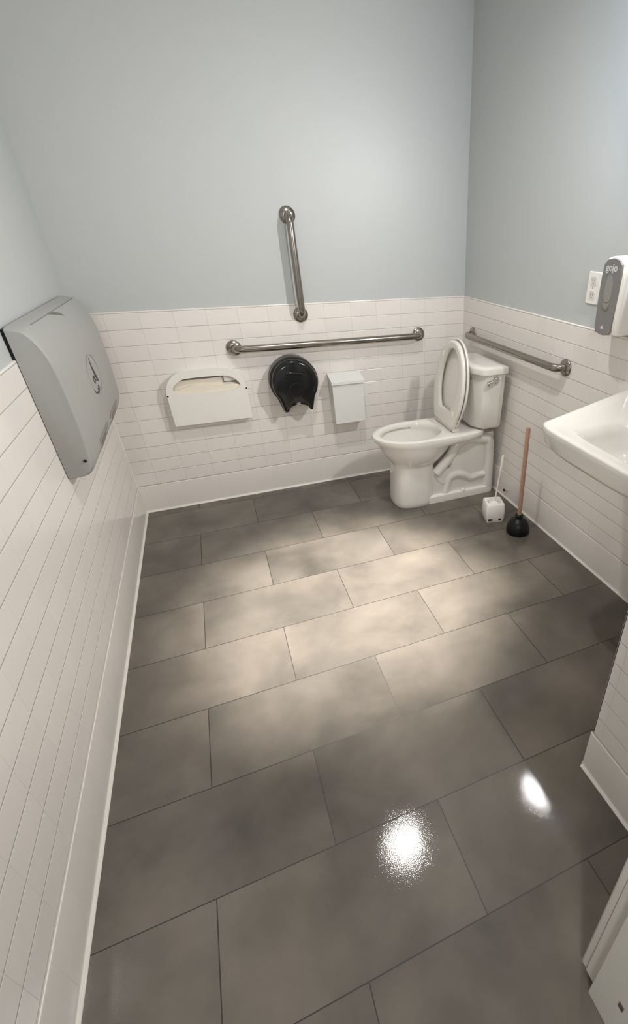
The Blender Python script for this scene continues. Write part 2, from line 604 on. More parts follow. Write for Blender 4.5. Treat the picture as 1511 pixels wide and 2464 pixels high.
for y0, y1 in ((-0.50, -0.27), (-0.82, -0.60)):
    bm = bmesh.new()
    sec = [0.686, 0.70, 0.715, 0.735, 0.750]
    loft(bm, [[(front_x(z) + 0.0012, y, z) for z in sec] + [(front_x(z) - 0.004, y, z) for z in sec[::-1]] for y in (y0, y1)])
    o = finish(bm, 'hinge_recess', mat('grey_recess', srgb(138, 136, 130), 0.5), t)
    bm = bmesh.new()
    ym = (y0 + y1) / 2
    sec = [0.692, 0.70, 0.715, 0.728]
    loft(bm, [[(front_x(z) + 0.0022, y, z) for z in sec] + [(front_x(z) - 0.003, y, z) for z in sec[::-1]] for y in (ym - 0.06, ym + 0.05)])
    h = finish(bm, 'hinge', GREYD, None)
    h.parent = o
# emblem: oval outline, leaf shape, dots and arc
EX, EY, EZ = 0.1022, -0.555, 0.932


def flat_strip(bm, pts, w, closed=False):
    P = [Vector(p) for p in pts]
    n = len(P)
    ws = w if isinstance(w, (list, tuple)) else [w] * n
    A, B = [], []
    for i in range(n):
        if closed:
            T = P[(i + 1) % n] - P[i - 1]
        else:
            T = P[min(i + 1, n - 1)] - P[max(i - 1, 0)]
        T.normalize()
        N = Vector((-T.y, T.x, 0)) if False else Vector((0, -T.z, T.y))
        A.append(P[i] + N * ws[i]); B.append(P[i] - N * ws[i])
    va = [bm.verts.new(p) for p in A]; vb = [bm.verts.new(p) for p in B]
    for i in range(n if closed else n - 1):
        j = (i + 1) % n
        bm.faces.new((va[i], va[j], vb[j], vb[i]))


def E(y, z):
    return Vector((front_x(z) + 0.0012, y, z))


bm = bmesh.new()
flat_strip(bm, [E(EY + 0.105 * cos(a), EZ + 0.074 * sin(a)) for a in [2 * pi * k / 48 for k in range(48)]], 0.0011, True)
finish(bm, 'emblem_outline', GREYD, t)
bm = bmesh.new()
pl = catmull([E(-0.552, 1.0), E(-0.556, 0.975), E(-0.550, 0.945), E(-0.532, 0.912), E(-0.520, 0.893)], 6)
n_ = len(pl)
flat_strip(bm, pl, [0.0008 + 0.0105 * sin(pi * min(1, i / (n_ - 1)) ** 1.2) for i in range(n_)])
pl = catmull([E(-0.590, 0.935), E(-0.600, 0.918), E(-0.585, 0.903)], 6)
flat_strip(bm, pl, 0.004)
for (cy_, cz_, rr) in ((-0.575, 0.925, 0.007), (-0.566, 0.911, 0.006), (-0.552, 0.882, 0.0065), (-0.575, 0.877, 0.005)):
    bm.faces.new([bm.verts.new(E(cy_ + rr * 1.6 * cos(a), cz_ + rr * sin(a))) for a in [2 * pi * k / 16 for k in range(16)]])
pl = [E(-0.58 + 0.075 * cos(a), 0.905 + 0.037 * sin(a)) for a in [rad(200 + 110 * k / 14) for k in range(15)]]
flat_strip(bm, pl, [0.0006 + 0.0034 * sin(pi * i / 14) for i in range(15)])
finish(bm, 'emblem', DARK, t)
bm = bmesh.new()
lathe(bm, [(0.0055, 0), (0.0055, 0.002), (0.003, 0.003)], axis_matrix((0.070, SY0 - 0.0002, 0.739), (0, -1, 0)), 20)
finish(bm, 'screw', BLACK, t)

# ------------------------------------------------------------------ toilet seat cover dispenser (white, half-moon opening)
t = thing('seat_cover_dispenser', 'white wall dispenser with half-moon opening showing cream paper toilet seat covers', 'dispenser', (0.49, 0, 0.507))
D = -0.05
outer = [(0.287, 0.507), (0.6925, 0.507), (0.693, 0.68)]
outer += [(0.693 - 0.13 + 0.13 * cos(rad(a)), 0.68 + 0.121 * sin(rad(a))) for a in range(10, 91, 8)]
outer += [(0.287 + 0.13 - 0.13 * cos(rad(a)), 0.68 + 0.121 * sin(rad(a))) for a in range(90, 9, -8)]
outer += [(0.287, 0.68)]
inner = [(0.352, 0.675), (0.60, 0.675), (0.64, 0.681), (0.660, 0.694), (0.655, 0.715), (0.630, 0.742), (0.595, 0.756), (0.49, 0.760), (0.395, 0.757), (0.360, 0.745), (0.330, 0.722), (0.3235, 0.702), (0.330, 0.684)]
inner = [(p.x, p.z) for p in catmull([(a, 0, b) for a, b in inner + inner[:1]], 4)][:-1]
bm = bmesh.new()


def ring_edges(bm, poly, y):
    v = [bm.verts.new((a, y, b)) for a, b in poly]
    return v, [bm.edges.new((v[i], v[(i + 1) % len(v)])) for i in range(len(v))]


vo, eo = ring_edges(bm, outer, D)
vi, ei = ring_edges(bm, inner, D)
bmesh.ops.triangle_fill(bm, edges=eo + ei, use_beauty=True)
vo2 = [bm.verts.new((a, -0.0005, b)) for a, b in outer]
vi2 = [bm.verts.new((a, D + 0.006, b)) for a, b in inner]
for v1, v2 in ((vo, vo2), (vi, vi2)):
    for i in range(len(v1)):
        j = (i + 1) % len(v1)
        bm.faces.new((v1[i], v1[j], v2[j], v2[i]))
finish(bm, 'housing', WHITEP, t, bevel=0.0025, seg=3)
bm = bmesh.new()
prism(bm, [(0.415 + 0.10 - 0.19, 0.53), (0.655, 0.53), (0.655, 0.745), (0.325, 0.745)], lambda a, b: (a, -0.012, b), lambda a, b: (a, -0.016, b))
finish(bm, 'back_plate', WHITEP, t)
bm = bmesh.new()
wav = []
NP = 24
front, backp = [], []
for i in range(NP + 1):
    x = 0.315 + 0.345 * i / NP
    zt = 0.750 + 0.006 * sin(x * 23) - 0.02 * ((x - 0.49) / 0.17) ** 2 - (0.030 if x > 0.575 else 0)
    zt2 = 0.712 + 0.006 * sin(x * 31 + 1) - 0.012 * ((x - 0.47) / 0.17) ** 2
    front.append((x, zt2)); backp.append((x, zt))
for (tops, y0, y1) in ((backp, -0.018, -0.028), (front, -0.030, -0.043)):
    poly = tops + [(0.66, 0.52), (0.315, 0.52)]
    prism(bm, poly, lambda a, b, y0=y0: (a, y0, b), lambda a, b, y1=y1: (a, y1, b))
finish(bm, 'seat_cover_paper', PAPER, t)
bm = bmesh.new()
box(bm, 0.583, 0.645, -0.032, -0.029, 0.722, 0.755)
finish(bm, 'inner_bracket', WHITEP, t)
bm = bmesh.new()
box(bm, 0.578, 0.5815, -0.034, -0.030, 0.7195, 0.756)
box(bm, 0.578, 0.650, -0.034, -0.030, 0.7195, 0.7225)
finish(bm, 'bracket_edge', GREYD, t)
for x, z in ((0.2915, 0.675), (0.6885, 0.678)):
    bm = bmesh.new()
    lathe(bm, [(0.004, 0), (0.004, 0.001)], axis_matrix((x, D - 0.0002, z), (0, -1, 0)), 16)
    finish(bm, 'key_slot', BLACK, t)

# ------------------------------------------------------------------ black jumbo toilet paper dispenser
t = thing('toilet_paper_dispenser', 'round smoked black jumbo toilet paper dispenser under the long grab bar', 'toilet paper dispenser', (0.952, 0, 0.525))
CXd, CZd, RD = 0.953, 0.690, 0.129


def disp_outline(r, foot_w, zf, arch, zc=CZd):
    pts = []
    for k in range(0, 41):
        a = rad(-38 + 256 * k / 40)
        pts.append((CXd + r * cos(a), zc + r * 1.02 * sin(a)))
    # left foot, arch, right foot
    pts += [(CXd - foot_w - 0.004, zf + 0.012), (CXd - foot_w, zf), (CXd - foot_w + 0.013, zf + 0.002)]
    for k in range(1, 10):
        a = pi - pi * k / 10
        pts.append((CXd + (foot_w - 0.016) * cos(a), zf + 0.004 + arch * sin(a)))
    pts += [(CXd + foot_w - 0.013, zf + 0.002), (CXd + foot_w, zf), (CXd + foot_w + 0.004, zf + 0.012)]
    return pts


bm = bmesh.new()
ol = disp_outline(RD + 0.008, 0.082, 0.523, 0.038)
loft(bm, [[(a, y, b) for a, b in ol] for y in (-0.001, -0.060)])
finish(bm, 'base_housing', BLACKB, t, smooth=True)
bm = bmesh.new()
rings = []
for s, y in ((1.0, -0.058), (1.0, -0.085), (0.992, -0.097), (0.965, -0.108), (0.92, -0.114), (0.84, -0.118), (0.6, -0.121), (0.38, -0.122)):
    src = disp_outline(RD, 0.080, 0.524, 0.036)
    rings.append([(CXd + (a - CXd) * s, y, (0.655 + (b - 0.655) * s)) for a, b in src])
loft(bm, rings)
finish(bm, 'cover', BLACKG, t, smooth=True, angle=35)
bm = bmesh.new()
lathe(bm, [(0.041, 0.0), (0.041, 0.0015), (0.037, 0.0022), (0.036, 0.0005)], axis_matrix((0.950, -0.1212, 0.655), (0, -1, 0)), 40)
finish(bm, 'viewing_window', mat('window_black', (0.004, 0.004, 0.004, 1), 0.3), t, smooth=True)
bm = bmesh.new()
pp = catmull([(CXd - 0.088, -0.112, 0.735), (CXd - 0.045, -0.1195, 0.752), (CXd, -0.121, 0.750), (CXd + 0.05, -0.119, 0.738), (CXd + 0.088, -0.112, 0.712)], 6)
tube(bm, pp, [0.0015 + 0.005 * sin(pi * i / (len(pp) - 1)) for i in range(len(pp))], 10)
finish(bm, 'cover_ridge', BLACKG, t, smooth=True)
bm = bmesh.new()
poly = [(0.9395, 0.580), (0.946, 0.587), (0.953, 0.5895), (0.962, 0.588), (0.9685, 0.583), (0.962, 0.5785), (0.952, 0.576)]
prism(bm, poly, lambda a, b: (a, -0.117, b), lambda a, b: (a, -0.1185, b))
prism(bm, rrect(0.9405, 0.9665, 0.5685, 0.5735, 0.001, 2), lambda a, b: (a, -0.1155, b), lambda a, b: (a, -0.1175, b))
finish(bm, 'logo', mat('grey_logo', srgb(150, 148, 144), 0.4), t)
bm = bmesh.new()
lathe(bm, [(0.052, 0.0), (0.052, 0.02)], axis_matrix((CXd, -0.03, 0.63), (0, -1, 0)), 40)
finish(bm, 'paper_roll', PAPER, t, smooth=True)

# ------------------------------------------------------------------ white waste box
t = thing('sanitary_waste_box', 'small white metal waste box with sloping lid on the back wall beside the toilet', 'waste box', (1.256, 0, 0.41))
boxobj('body', WHITEM, (1.160, 1.351, -0.100, -0.001, 0.413, 0.668), t, bevel=0.003)
bm = bmesh.new()
sec = [(-0.001, 0.703), (-0.107, 0.674), (-0.1085, 0.672), (-0.1085, 0.6535), (-0.106, 0.6535), (-0.106, 0.669), (-0.001, 0.698)]
loft(bm, [[(x, a, b) for a, b in sec] for x in (1.155, 1.356)])
for x0, x1 in ((1.155, 1.157), (1.354, 1.356)):
    sd = [(-0.001, 0.70), (-0.107, 0.672), (-0.107, 0.6535), (-0.001, 0.672)]
    loft(bm, [[(x, a, b) for a, b in sd] for x in (x0, x1)])
finish(bm, 'lid', WHITEM, t, bevel=0.001)

# ------------------------------------------------------------------ toilet
YC = -0.458
t = thing('toilet', 'white two-piece elongated toilet with seat and lid up, in the back right corner', 'toilet', (1.55, YC, 0))


def tring(z, xf, xb, w, n=2.0, xc=None, N=72, wb=None):
    """plan outline: front half-ellipse and squarer rear half"""
    if xc is None:
        xc = xf + (xb - xf) * 0.52
    out = []
    for k in range(N):
        a = 2 * pi * k / N
        c_, s_ = cos(a), sin(a)
        if c_ < 0:
            nn = n if z < 0.28 else 2.0
            x = xc - (xc - xf) * abs(c_) ** (2 / nn)
            y = w * math.copysign(abs(s_) ** (2 / nn), s_)
        else:
            nn = max(n, 2.0)
            x = xc + (xb - xc) * abs(c_) ** (2 / nn)
            y = w * math.copysign(abs(s_) ** (2 / nn), s_)
        out.append((x, YC + y, z))
    return out


bm = bmesh.new()
R_ = [tring(0.0, 1.384, 1.625, .119, 3.0, 1.52), tring(0.006, 1.381, 1.63, .122, 3.0, 1.52), tring(0.03, 1.381, 1.63, .122, 3.0, 1.52),
      tring(0.10, 1.384, 1.63, .118, 3.0, 1.52), tring(0.19, 1.389, 1.63, .115, 3.0, 1.52), tring(0.245, 1.392, 1.64, .115, 2.8, 1.53),
      tring(0.262, 1.392, 1.655, .117, 2.6, 1.53), tring(0.274, 1.386, 1.68, .124, 2.4, 1.53), tring(0.288, 1.374, 1.70, .136, 2.2, 1.53), tring(0.310, 1.355, 1.72, .149, 2.1, 1.535),
      tring(0.340, 1.336, 1.745, .161, 2.1, 1.54), tring(0.370, 1.321, 1.77, .169, 2.2, 1.54), tring(0.388, 1.311, 1.80, .172, 2.6, 1.54),
      tring(0.398, 1.303, 1.92, .1745, 4.0, 1.54), tring(0.410, 1.293, 1.945, .1775, 4.6, 1.54), tring(0.430, 1.285, 1.952, .180, 4.6, 1.54), tring(0.439, 1.288, 1.950, .178, 4.6, 1.54),
      tring(0.443, 1.296, 1.942, .171, 4.6, 1.54), tring(0.443, 1.322, 1.712, .149, 2.0, 1.52), tring(0.440, 1.329, 1.700, .143, 2.0, 1.52),
      tring(0.432, 1.334, 1.695, .139, 2.0, 1.52), tring(0.418, 1.335, 1.694, .138, 2.0, 1.52)]


def groove(z, d):
    base_ = tring(z, 1.335, 1.694, .138, 2.0, 1.52)
    out = []
    for i, p in enumerate(base_):
        a = 2 * pi * i / 72
        g = 1.0 if rad(75) < a < rad(285) else 0.0
        v = Vector(p) - Vector((1.52, YC, z))
        out.append(tuple(Vector((1.52, YC, z)) + v * (1 + d * g / max(v.length, .01))))
    return out


R_ += [groove(0.414, 0.014), groove(0.402, 0.014), groove(0.397, 0.0), tring(0.38, 1.345, 1.690, .134, 2.0, 1.52),
       tring(0.34, 1.365, 1.680, .120, 2.0, 1.53), tring(0.29, 1.40, 1.665, .095, 2.0, 1.54), tring(0.245, 1.45, 1.65, .066, 2.0, 1.55),
       tring(0.22, 1.48, 1.64, .05, 2.0, 1.56)]
loft(bm, R_)
# body behind the pedestal
rr = rrect(1.735, 2.030, YC - 0.088, YC + 0.088, 0.02, 4)
loft(bm, [[(a, b, z) for a, b in rr] for z in (0.0, 0.40)])
rr = rrect(1.58, 1.75, YC - 0.088, YC + 0.088, 0.01, 3)
loft(bm, [[(a, b, z) for a, b in rr] for z in (0.0, 0.205)])
rr = rrect(1.58, 2.040, YC - 0.116, YC + 0.116, [0.0, 0.05, 0.05, 0.0], 6)
loft(bm, [[(1.6 + (a - 1.6) * s, YC + (b - YC) * s, z) for a, b in rr] for z, s in ((0.0, 1.0), (0.034, 1.0), (0.042, 0.985), (0.045, 0.93))])
# outer frame of the rear (arch and column)
for sgn in (-1, 1):
    ys = YC + sgn * 0.080
    fr_pts = catmull([(1.64, ys, 0.185), (1.69, ys, 0.235), (1.735, ys, 0.285), (1.765, ys, 0.335), (1.80, ys, 0.365), (1.855, ys, 0.375), (1.925, ys, 0.362)], 6)
    tube(bm, fr_pts, [0.030] * len(fr_pts), 14, up=(0, 1, 0))
    c2 = catmull([(1.92, ys, 0.375), (1.985, ys, 0.35), (1.995, ys, 0.28), (1.998, ys, 0.16), (1.998, ys, 0.04)], 6)
    tube(bm, c2, [0.036] * len(c2), 14, up=(0, 1, 0))
    c3 = catmull([(1.985, ys, 0.125), (1.925, ys, 0.125), (1.875, ys, 0.118), (1.825, ys, 0.145), (1.775, ys, 0.158), (1.730, ys, 0.140), (1.712, ys, 0.095), (1.70, ys, 0.04)], 6)
    tube(bm, c3, [0.026] * len(c3), 14, up=(0, 1, 0))
    c4 = catmull([(1.63, ys - sgn * 0.01, 0.18), (1.665, ys - sgn * 0.01, 0.13), (1.71, ys - sgn * 0.01, 0.10)], 5)
    tube(bm, c4, [0.022] * len(c4), 12, up=(0, 1, 0))
    bq = [(1.60, 0.37), (1.71, 0.405), (1.71, 0.37), (1.66, 0.33)]
o = finish(bm, 'bowl', PORC, t, smooth=True, angle=38)
bm = bmesh.new()
loft(bm, [tring(0.232, 1.472, 1.642, .056, 2.0, 1.56), tring(0.233, 1.472, 1.642, .056, 2.0, 1.56)])
finish(bm, 'water', WATER, t)
for sgn in (-1, 1):
    bm = bmesh.new()
    lathe(bm, [(0.013, 0), (0.013, 0.008), (0.010, 0.014), (0.004, 0.017)], axis_matrix((1.815, YC + sgn * 0.104, 0.044), (0, 0, 1)), 20)
    finish(bm, 'bolt_cap', PORC, t, smooth=True)

# tank
def tank_ring(z, x0, x1, hw, ch=0.045, chy=0.075, r=0.012):
    p = [(x1, -hw), (x0 + ch, -hw), (x0, -hw + chy), (x0, hw - chy), (x0 + ch, hw), (x1, hw)]
    # rounded chamfer corners
    out = []
    n = len(p)
    for i in range(n):
        a, b, c = Vector(p[i - 1] + (0,)), Vector(p[i] + (0,)), Vector(p[(i + 1) % n] + (0,))
        u, v = (a - b).normalized(), (c - b).normalized()
        d = r if i in (0, n - 1) else 0.022
        q0, q1 = b + u * d, b + v * d
        for k in range(6):
            s = k / 5
            q = q0 * (1 - s) ** 2 + b * 2 * s * (1 - s) + q1 * s * s
            out.append((q.x, YC + q.y, z))
    return out


bm = bmesh.new()
loft(bm, [tank_ring(0.447, 1.875, 2.005, .140), tank_ring(0.452, 1.862, 2.012, .158), tank_ring(0.470, 1.853, 2.015, .168),
          tank_ring(0.62, 1.848, 2.018, .177), tank_ring(0.77, 1.845, 2.018, .183)])
finish(bm, 'tank', PORC, t, smooth=True, angle=50)
bm = bmesh.new()
loft(bm, [tank_ring(0.768, 1.836, 2.024, .190), tank_ring(0.772, 1.831, 2.028, .196), tank_ring(0.797, 1.829, 2.028, .197),
          tank_ring(0.806, 1.832, 2.026, .194), tank_ring(0.811, 1.842, 2.018, .184), tank_ring(0.813, 1.87, 1.99, .15)])
finish(bm, 'tank_lid', PORC, t, smooth=True, angle=50)
# lever on the chamfered near corner
nb = Vector((-0.12, -0.99, 0)).normalized()
tb = Vector((0.99, -0.12, 0)).normalized()
hb = Vector((1.955, YC - 0.182, 0.738)) + nb * -0.002
hnd = bmesh.new()
lathe(hnd, [(0.021, 0), (0.021, 0.004), (0.018, 0.010), (0.013, 0.015), (0.004, 0.018)], axis_matrix(hb, nb), 28)
o = finish(hnd, 'flush_handle', CHROME, t, smooth=True)
hnd = bmesh.new()
pp = catmull([hb + nb * 0.018, hb + nb * 0.024 - tb * 0.015, hb + nb * 0.026 - tb * 0.035 + Vector((0, 0, -0.006)), hb + nb * 0.026 - tb * 0.060 + Vector((0, 0, -0.013))], 5)
tube(hnd, pp, [0.0075 + 0.0055 * (i / (len(pp) - 1)) - (0.004 if i == len(pp) - 1 else 0) for i in range(len(pp))], 14)
h2 = finish(hnd, 'lever', CHROME, None, smooth=True)
h2.parent = o
h2.matrix_parent_inverse = Matrix.Translation(-Vector(t.location)) @ Matrix.Translation(Vector(t.location))
bm = bmesh.new(); box(bm, 1.8435, 1.8455, YC - 0.098, YC - 0.090, 0.728, 0.748)
finish(bm, 'tank_mark', GREYD, t)

# seat and lid, tilted back against the tank
HX, HZ, TILT = 1.737, 0.466, rad(7.6)
su = Vector((sin(TILT), 0, cos(TILT)))      # along the seat, upwards
sn = Vector((-cos(TILT), 0, sin(TILT)))     # towards the bowl front


def SP(s, w, d):
    return Vector((HX, YC, HZ)) + su * s + Vector((0, -1, 0)) * w + sn * d


def egg(L, wm, w0, sm, N=24):
    half = []
    for k in range(0, 9):
        s = sm * k / 8
        half.append((s, w0 + (wm - w0) * sin(pi / 2 * k / 8)))
    for k in range(1, N + 1):
        a = pi / 2 * k / N
        half.append((sm + (L - sm) * sin(a), wm * cos(a)))
    return half + [(s, -w) for s, w in half[-2::-1]]


def sc(poly, c, k):
    return [(c + (s - c) * k, w * k) for s, w in poly]


def tl(poly, d, shrink=0.0, c=0.23):
    out = []
    for s, w in poly:
        v = Vector((s - c, w)); l = max(v.length, 1e-6)
        v = v * ((l - shrink) / l)
        out.append(SP(c + v.x, v.y, d))
    return out


so = egg(0.462, 0.183, 0.128, 0.20)
NI = len(so)
hole = []
for s, w in so:
    a = math.atan2(w / 0.183, (s - 0.235) / 0.23)
    hole.append((0.237 + 0.183 * cos(a), 0.109 * sin(a)))
bm = bmesh.new()
rg = [tl(so, 0.002, 0.004), tl(so, 0.004, 0.0), tl(so, 0.016, 0.0), tl(so, 0.021, 0.005), tl(so, 0.0225, 0.012),
      tl(hole, 0.0225, -0.012, 0.237), tl(hole, 0.020, -0.004, 0.237), tl(hole, 0.015, 0.0, 0.237), tl(hole, 0.006, 0.0, 0.237), tl(hole, 0.002, -0.003, 0.237)]
loft(bm, rg + [rg[0]], False, False)
bmesh.ops.remove_doubles(bm, verts=bm.verts, dist=1e-5)
o = finish(bm, 'seat', SEATM, t, smooth=True, angle=50)
for s, w in ((0.085, 0.118), (0.375, -0.105)):
    bm = bmesh.new()
    pts = [SP(s - 0.014, w, 0.0215), SP(s + 0.014, w * 0.97, 0.0215)]
    tube(bm, [pts[0], pts[0] + (pts[1] - pts[0]) * .1, pts[1] - (pts[1] - pts[0]) * .1, pts[1]], [0.003, 0.006, 0.006, 0.003], 12)
    b_ = finish(bm, 'bumper', WHITEP, None, smooth=True)
    b_.parent = o
lo = egg(0.474, 0.190, 0.120, 0.20)
bm = bmesh.new()
rg = [tl(lo, -0.024, 0.045), tl(lo, -0.022, 0.018), tl(lo, -0.019, 0.006), tl(lo, -0.015, 0.001), tl(lo, -0.006, 0.0), tl(lo, -0.0035, 0.002),
      tl(lo, -0.0035, 0.007), tl(lo, -0.010, 0.010), tl(lo, -0.013, 0.03)]
loft(bm, rg)
o = finish(bm, 'seat_lid', SEATM, t, smooth=True, angle=50)
for s, w in ((0.355, -0.085), (0.38, -0.09)):
    pass
# hinge bar and posts
bm = bmesh.new()
tube(bm, [SP(-0.008, -0.126, 0.004), SP(-0.008, 0.126, 0.004)], 0.0105, 14)
for s_ in (-1, 1):
    box(bm, 1.735, 1.775, YC + s_ * 0.088 - 0.020, YC + s_ * 0.088 + 0.020, 0.4425, 0.460)
finish(bm, 'hinge', SEATM, t, smooth=True)

# water supply valve seen behind the brush
t = thing('pipe_fitting', 'tiny dark pipe fitting low on the right wall behind the toilet brush', 'pipe fitting', (W, -0.69, 0.06))
bm = bmesh.new()
tube(bm, [(W - 0.001, -0.69, 0.06), (W - 0.022, -0.69, 0.06)], 0.006, 12)
finish(bm, 'stub', CHROME, t, smooth=True)
bm = bmesh.new()
lathe(bm, [(0.008, 0), (0.009, 0.004), (0.007, 0.008)], axis_matrix((W - 0.020, -0.69, 0.06), (-1, 0, 0)), 16)
finish(bm, 'knob', BLACK, t, smooth=True)

# ------------------------------------------------------------------ brush holder and brush
t = thing('brush_holder', 'small square white toilet brush holder on the floor by the plunger', 'brush holder', (1.858, -0.873, 0))
MB = Matrix.Translation((1.858, -0.873, 0)) @ Matrix.Rotation(rad(-14), 4, 'Z')
bm = bmesh.new()


def hr(z, h, r, cx=0, cy=0):
    return [MB @ Vector((a, b, z)) for a, b in rrect(cx - h, cx + h, cy - h, cy + h, r, 5)]


def circ(z, r, n=24):
    base_ = rrect(-1, 1, -1, 1, 1, 5)
    return [MB @ Vector((a * r, b * r, z)) for a, b in base_]


loft(bm, [hr(0.0, 0.048, 0.010), hr(0.004, 0.0505, 0.012), hr(0.02, 0.0535, 0.012), hr(0.06, 0.056, 0.014), hr(0.108, 0.0535, 0.014), hr(0.115, 0.050, 0.014),
          circ(0.116, 0.040), circ(0.110, 0.037), circ(0.060, 0.035)])
finish(bm, 'holder_cup', WHITEP, t, smooth=True, angle=50)
for (dx, dy) in ((-0.030, 0), (0.026, 0)):
    # feet vents on the near side
    p = MB @ Vector((dx, -0.0540, 0.020))
    bm = bmesh.new()
    c_ = [MB @ Vector((dx + a, -0.0525 - 0.0015 * k, 0.022 + b)) for k in (0, 1) for a, b in rrect(-0.013 if dx < 0 else -0.009, 0.013 if dx < 0 else 0.009, -0.007, 0.007, 0.003, 3)]
    n_ = len(c_) // 2
    loft(bm, [c_[:n_], c_[n_:]])
    finish(bm, 'vent_slot', DARK, t)
t = thing('toilet_brush', 'thin white toilet brush standing in the square white holder', 'toilet brush', (1.862, -0.870, 0.06))
bm = bmesh.new()
pts = [(1.866, -0.870, 0.075), (1.868, -0.874, 0.16), (1.874, -0.882, 0.26), (1.878, -0.888, 0.33), (1.882, -0.892, 0.405)]
pp = catmull(pts, 6)
tube(bm, pp, [0.0045 if i < len(pp) * 0.62 else 0.0075 if i < len(pp) - 1 else 0.005 for i in range(len(pp))], 12)
finish(bm, 'handle', WHITEP, t, smooth=True)
bm = bmesh.new()
lathe(bm, [(0.012, 0), (0.028, 0.006), (0.031, 0.025), (0.029, 0.038), (0.016, 0.048), (0.006, 0.052)], axis_matrix((1.862, -0.871, 0.064), (0.03, -0.03, 1)), 28)
finish(bm, 'bristles', BRIST, t, smooth=True)

# ------------------------------------------------------------------ plunger
t = thing('plunger', 'black rubber cup plunger with wooden handle standing by the right wall', 'plunger', (1.915, -1.055, 0))
bm = bmesh.new()
lathe(bm, [(0.058, 0.0), (0.0635, 0.003), (0.0645, 0.010), (0.064, 0.03), (0.059, 0.052), (0.049, 0.070), (0.034, 0.083), (0.023, 0.088), (0.020, 0.092),
           (0.0205, 0.100), (0.0225, 0.103), (0.0225, 0.108), (0.018, 0.112), (0.012, 0.113)], axis_matrix((1.915, -1.055, 0), (0, 0, 1)), 48)
finish(bm, 'rubber_cup', BLACK, t, smooth=True, angle=60)
bm = bmesh.new()
tube(bm, [(1.915, -1.055, 0.095), (1.9165, -1.051, 0.30), (1.921, -1.042, 0.600), (1.921, -1.042, 0.605)], [0.0115, 0.0115, 0.0110, 0.008], 20)
finish(bm, 'wooden_handle', WOOD, t, smooth=True)

# ------------------------------------------------------------------ basin
t = thing('wall_basin', 'white porcelain wall-hung washbasin cut by the right edge of the view', 'washbasin', (1.85, -1.86, 0.74))
SYC = -1.86
NS = 64


def zrim(x):
    return 0.860 + max(0.0, (x - 1.64)) * 0.105


def basin_ring(x0, hw0, hw1, x1, z=None, r=0.055, dz=0.0, rb=0.02):
    """trapezoid plan: half-width hw0 at the front x0, hw1 at the wall x1"""
    p = [(x0, -hw0), (x1, -hw1), (x1, hw1), (x0, hw0)]
    out = []
    for i in range(4):
        a, b, c = Vector(p[i - 1]), Vector(p[i]), Vector(p[(i + 1) % 4])
        u, v = (a - b).normalized(), (c - b).normalized()
        du, dv = ((r * 1.9, r * 0.75) if i == 0 else (r * 0.75, r * 1.9) if i == 3 else (rb, rb))
        q0, q1 = b + u * du, b + v * dv
        for k in range(12):
            s = k / 11
            q = q0 * (1 - s) ** 2 + b * 2 * s * (1 - s) + q1 * s * s
            zz = (zrim(q.x) + dz) if z is None else z
            out.append((q.x, SYC + q.y, zz))
    return out


bm = bmesh.new()
X1 = W - 0.0015
rg = [basin_ring(1.80, 0.10, 0.15, X1, 0.70, 0.04), basin_ring(1.72, 0.17, 0.24, X1, 0.722, 0.06), basin_ring(1.66, 0.222, 0.29, X1, 0.745, 0.09),
      basin_ring(1.622, 0.245, 0.32, X1, 0.760, 0.11), basin_ring(1.598, 0.260, 0.338, X1, 0.770, 0.11), basin_ring(1.582, 0.269, 0.350, X1, 0.781, 0.10),
      basin_ring(1.573, 0.274, 0.360, X1, 0.797, 0.085), basin_ring(1.569, 0.277, 0.366, X1, None, 0.07, -0.022), basin_ring(1.568, 0.278, 0.367, X1, None, 0.068, -0.006),
      basin_ring(1.571, 0.276, 0.365, X1, None, 0.066, -0.0008), basin_ring(1.579, 0.270, 0.359, X1, None, 0.064, 0.0),
      basin_ring(1.600, 0.252, 0.33, 2.035, None, 0.06, -0.001), basin_ring(1.612, 0.242, 0.315, 2.02, None, 0.06, -0.006),
      basin_ring(1.632, 0.222, 0.275, 1.985, 0.853, 0.06, rb=0.06), basin_ring(1.652, 0.203, 0.235, 1.95, 0.846, 0.065, rb=0.07),
      basin_ring(1.664, 0.190, 0.205, 1.925, 0.836, 0.07, rb=0.08),
      basin_ring(1.677, 0.176, 0.185, 1.91, 0.810, 0.07, rb=0.08), basin_ring(1.697, 0.156, 0.16, 1.89, 0.765, 0.06, rb=0.08),
      basin_ring(1.73, 0.110, 0.11, 1.85, 0.738, 0.04, rb=0.05)]
loft(bm, rg)
finish(bm, 'basin', PORC2, t, smooth=True, angle=60)
# shroud under the basin
bm = bmesh.new()
rg = []
for z, f in ((0.735, 1.0), (0.60, 1.0), (0.45, 0.98), (0.38, 0.94), (0.34, 0.84), (0.325, 0.70), (0.32, 0.5)):
    ring = []
    for k in range(25):
        a = pi / 2 + pi * k / 24
        ring.append((X1 + 0.175 * f * cos(a), SYC + 0.105 * f * sin(a), z))
    rg.append(ring)
loft(bm, rg)
finish(bm, 'shroud', PORC2, t, smooth=True, angle=60)
bm = bmesh.new()
lathe(bm, [(0.022, 0), (0.022, 0.002), (0.016, 0.003), (0.006, 0.001)], axis_matrix((1.79, SYC, 0.7375), (0, 0, 1)), 24)
finish(bm, 'drain', CHROME, t, smooth=True)

